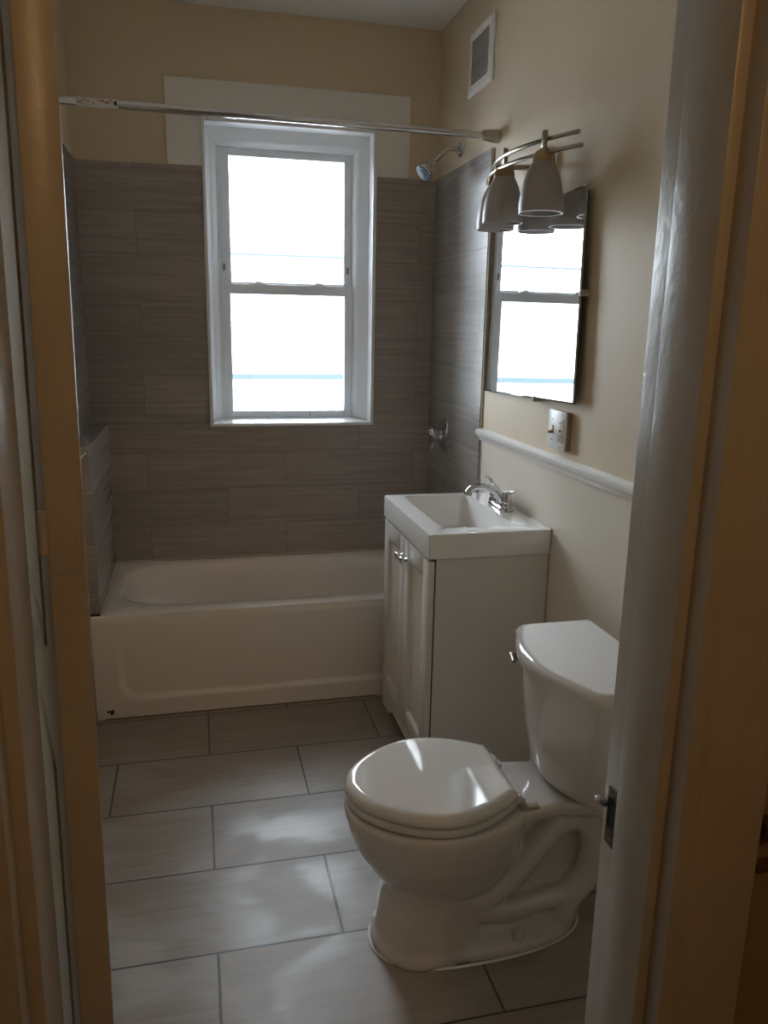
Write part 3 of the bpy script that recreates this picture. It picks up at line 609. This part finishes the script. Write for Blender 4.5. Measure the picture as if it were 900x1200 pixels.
vent = thing('air_vent', 'white louvred vent cover high on the right wall by the ceiling', 'vent', (-0.005, -0.532, 2.45))
vy0, vy1, vz0, vz1 = -0.663, -0.402, 2.335, 2.562
bm = NB(); rg = []
for x, g in ((-0.0005, 0), (-0.006, 0), (-0.012, 0.014), (-0.012, 0.034), (-0.006, 0.038)): rg.append([(x, vy0+g, vz0+g), (x, vy1-g, vz0+g), (x, vy1-g, vz1-g), (x, vy0+g, vz1-g)])
loft(bm, rg, (True, False)); obj('frame', bm, RAILP, vent, smooth=False)
bm = NB(); box(bm, (-0.003, vy0+0.034, vz0+0.034), (-0.001, vy1-0.034, vz1-0.034)); obj('duct_shadow', bm, DARK, vent, smooth=False)
bm = NB()
nS = 17
for k in range(nS):
    y = vy0+0.042+(vy1-vy0-0.084)*k/(nS-1); box(bm, (-0.010, y-0.0032, vz0+0.036), (-0.004, y+0.0028, vz1-0.036))
box(bm, (-0.009, vy0+0.036, (vz0+vz1)/2-0.002), (-0.004, vy1-0.036, (vz0+vz1)/2+0.002))
obj('louvre', bm, VENTD, vent, smooth=False)

# vanity light
fx0 = thing('vanity_light', 'three-shade brushed nickel light with crossing curved bars above the mirror', 'light', (-0.01, -1.18, 1.95))
def rb(y): return -0.142 + 0.74*(y+1.185)**2
def rx(y): return -0.137 + 0.77*(y+1.23)**2
bm = NB(); lathe(bm, [(0.062, 0), (0.062, 0.010), (0.055, 0.020), (0.030, 0.026), (0.012, 0.028)], (-0.0005, -1.19, 1.950), (-1, 0, 0), 32); obj('canopy', bm, CHROME, fx0)
bm = NB(); tube(bm, [(-0.02, -1.19, 1.950), (-0.128, -1.156, 1.950)], 0.0085, 12); obj('arm', bm, NICKEL, fx0)
for z, off, ya, yb in ((1.984, 0.008, -0.855, -1.500), (1.944, -0.010, -0.845, -1.530)):
    b = NB(); tube(b, [(rb(ya+(yb-ya)*k/30)+off, ya+(yb-ya)*k/30, z) for k in range(31)], 0.0062, 12, flat=1.0); obj('bow_bar', b, NICKEL, fx0)
for ys in (-0.985, -1.154, -1.400):
    xs = rx(ys); b = NB(); box(b, (xs-0.006, ys-0.0075, 1.945), (xs+0.006, ys+0.0075, 2.004), 0.001); obj('post', b, NICKEL, fx0)
    b = NB(); lathe(b, [(0.010, 0), (0.022, 0.008), (0.031, 0.022), (0.032, 0.038), (0.026, 0.040)], (xs, ys, 1.958), (0, 0, -1), 24); obj('socket_cap', b, BRONZE, fx0)
    b = NB(); zb = 1.786
    outp = [(0.028, 0.140), (0.034, 0.130), (0.045, 0.108), (0.054, 0.080), (0.060, 0.050), (0.0625, 0.025), (0.0625, 0.0)]
    inn = [(0.0595, 0.0), (0.0595, 0.025), (0.057, 0.050), (0.051, 0.080), (0.042, 0.106), (0.031, 0.126), (0.024, 0.134)]
    lathe(b, outp+inn, (xs, ys, zb), (0, 0, 1), 36, (False, False)); sh = obj('glass_shade', b, FROST, fx0, ang=50)
    b = NB(); lathe(b, [(0.012, 0.125), (0.014, 0.10), (0.024, 0.075), (0.0285, 0.050), (0.024, 0.028), (0.012, 0.016), (0.002, 0.013)], (xs, ys, zb), (0, 0, 1), 20); obj('bulb', b, BULB, fx0)

# shower rod
rod = thing('shower_rod', 'chrome tension shower rod across the tub below the ceiling', 'curtain rod', (-0.76, -0.745, 2.138))
def rz(x): return 2.1315 + 0.0085*(-x/1.5)
bm = NB(); tube(bm, [(-1.50, -0.745, rz(-1.50)), (-0.925, -0.745, rz(-0.925))], 0.0128, 20); lathe(bm, [(0.0138, 0), (0.0138, 0.006)], (-0.928, -0.745, rz(-0.928)), (1, 0, 0), 20); obj('outer_tube', bm, CHROME, rod)
bm = NB(); tube(bm, [(-0.95, -0.745, rz(-0.95)), (-0.045, -0.745, rz(-0.045))], 0.0115, 20); obj('inner_tube', bm, CHROME, rod)
bm = NB(); lathe(bm, [(0.023, 0.0), (0.023, 0.004), (0.021, 0.03), (0.0165, 0.060), (0.0165, 0.062)], (-0.0005, -0.745, 2.1315), (-1, 0, 0), 24); obj('end_cap', bm, NICKEL, rod)
bm = NB(); lathe(bm, [(0.023, 0.0), (0.023, 0.004), (0.021, 0.03), (0.0165, 0.060)], (LW+0.0005, -0.745, rz(-1.5)), (1, 0, 0), 24); obj('end_cap', bm, NICKEL, rod)
bm = NB(); tube(bm, [(-1.418, -0.745, rz(-1.418)), (-1.290, -0.745, rz(-1.290))], 0.0134, 20, False); lb = obj('paper_label', bm, PAPER, rod, label='torn paper label wrapped round the rod')
bm = NB()
for k in range(9):
    x = -1.405+0.0135*k + random.uniform(-.002, .002); a = random.uniform(-0.5, 0.7)
    c = Vector((x, -0.745-0.0136*math.cos(a), rz(x)+0.0136*math.sin(a))); s_ = random.uniform(.002, .004)
    box(bm, c-Vector((s_*1.6, 0.0006, s_*0.6)), c+Vector((s_*1.6, 0.0006, s_*0.6)))
obj('label_print', bm, PINK, lb, smooth=False)
bm = NB(); box(bm, (-1.302, -0.7592, rz(-1.3)-0.006), (-1.294, -0.7575, rz(-1.3)+0.005)); obj('label_mark', bm, BLACK, lb, smooth=False)

# shower head
shh = thing('shower_fixture', 'chrome shower head on a bent arm below the curtain rod', 'shower head', (-0.01, -0.317, 2.172))
bm = NB(); lathe(bm, [(0.031, 0), (0.029, 0.005), (0.020, 0.010), (0.012, 0.011)], (-0.0005, -0.317, 2.172), (-1, 0, 0), 24); obj('flange', bm, CHROME, shh)
bm = NB(); tube(bm, catmull([(-0.005, -0.317, 2.172), (-0.040, -0.317, 2.170), (-0.070, -0.318, 2.155), (-0.115, -0.322, 2.115)], 6), 0.0095, 14); obj('arm', bm, CHROME, shh)
ax = Vector((-0.62, -0.22, -0.62)).normalized(); o0 = Vector((-0.112, -0.322, 2.117))
bm = NB(); lathe(bm, [(0.011, 0), (0.015, 0.006), (0.015, 0.014), (0.011, 0.018), (0.020, 0.030), (0.031, 0.050), (0.036, 0.062), (0.037, 0.070), (0.034, 0.073)], o0, ax, 28, (True, False)); hd = obj('head', bm, CHROME, shh)
bm = NB(); lathe(bm, [(0.0335, 0.0735), (0.031, 0.0755), (0.012, 0.0765), (0.010, 0.0785), (0.002, 0.079)], o0, ax, 28, (True, True)); fc = obj('face', bm, NOZ, hd)
bm = NB(); u_, v_ = frame_of(ax)
for k in range(12):
    a = 2*PI*k/12; c = o0+ax*0.0762+(u_*math.cos(a)+v_*math.sin(a))*0.023; lathe(bm, [(0.002, 0), (0.0015, 0.002)], c, ax, 8)
obj('nozzles', bm, GRAYP, hd)

# tub valve
val = thing('shower_valve', 'round chrome shower valve with knob on the tiled right wall', 'valve', (-0.012, -0.262, 1.0))
vc = Vector((-0.0085, -0.262, 1.000))
bm = NB(); lathe(bm, [(0.076, 0), (0.076, 0.003), (0.070, 0.009), (0.045, 0.014), (0.030, 0.020), (0.026, 0.030)], vc, (-1, 0, 0), 40); obj('escutcheon', bm, CHROME, val)
bm = NB(); rgs = []
for h, r_ in ((0.026, 0.020), (0.034, 0.033), (0.048, 0.038), (0.062, 0.036), (0.070, 0.026), (0.073, 0.008)):
    rgs.append([vc + Vector((-h, math.cos(2*PI*k/40)*r_*(1+0.10*math.cos(4*2*PI*k/40)), math.sin(2*PI*k/40)*r_*(1+0.10*math.cos(4*2*PI*k/40)))) for k in range(40)])
loft(bm, rgs); kn = obj('knob', bm, CHROME, val)
bm = NB(); tube(bm, [vc+Vector((-0.045, 0, -0.02)), vc+Vector((-0.058, -0.008, -0.052)), vc+Vector((-0.062, -0.012, -0.066))], [0.010, 0.009, 0.007], 12); obj('lever', bm, CHROME, val)
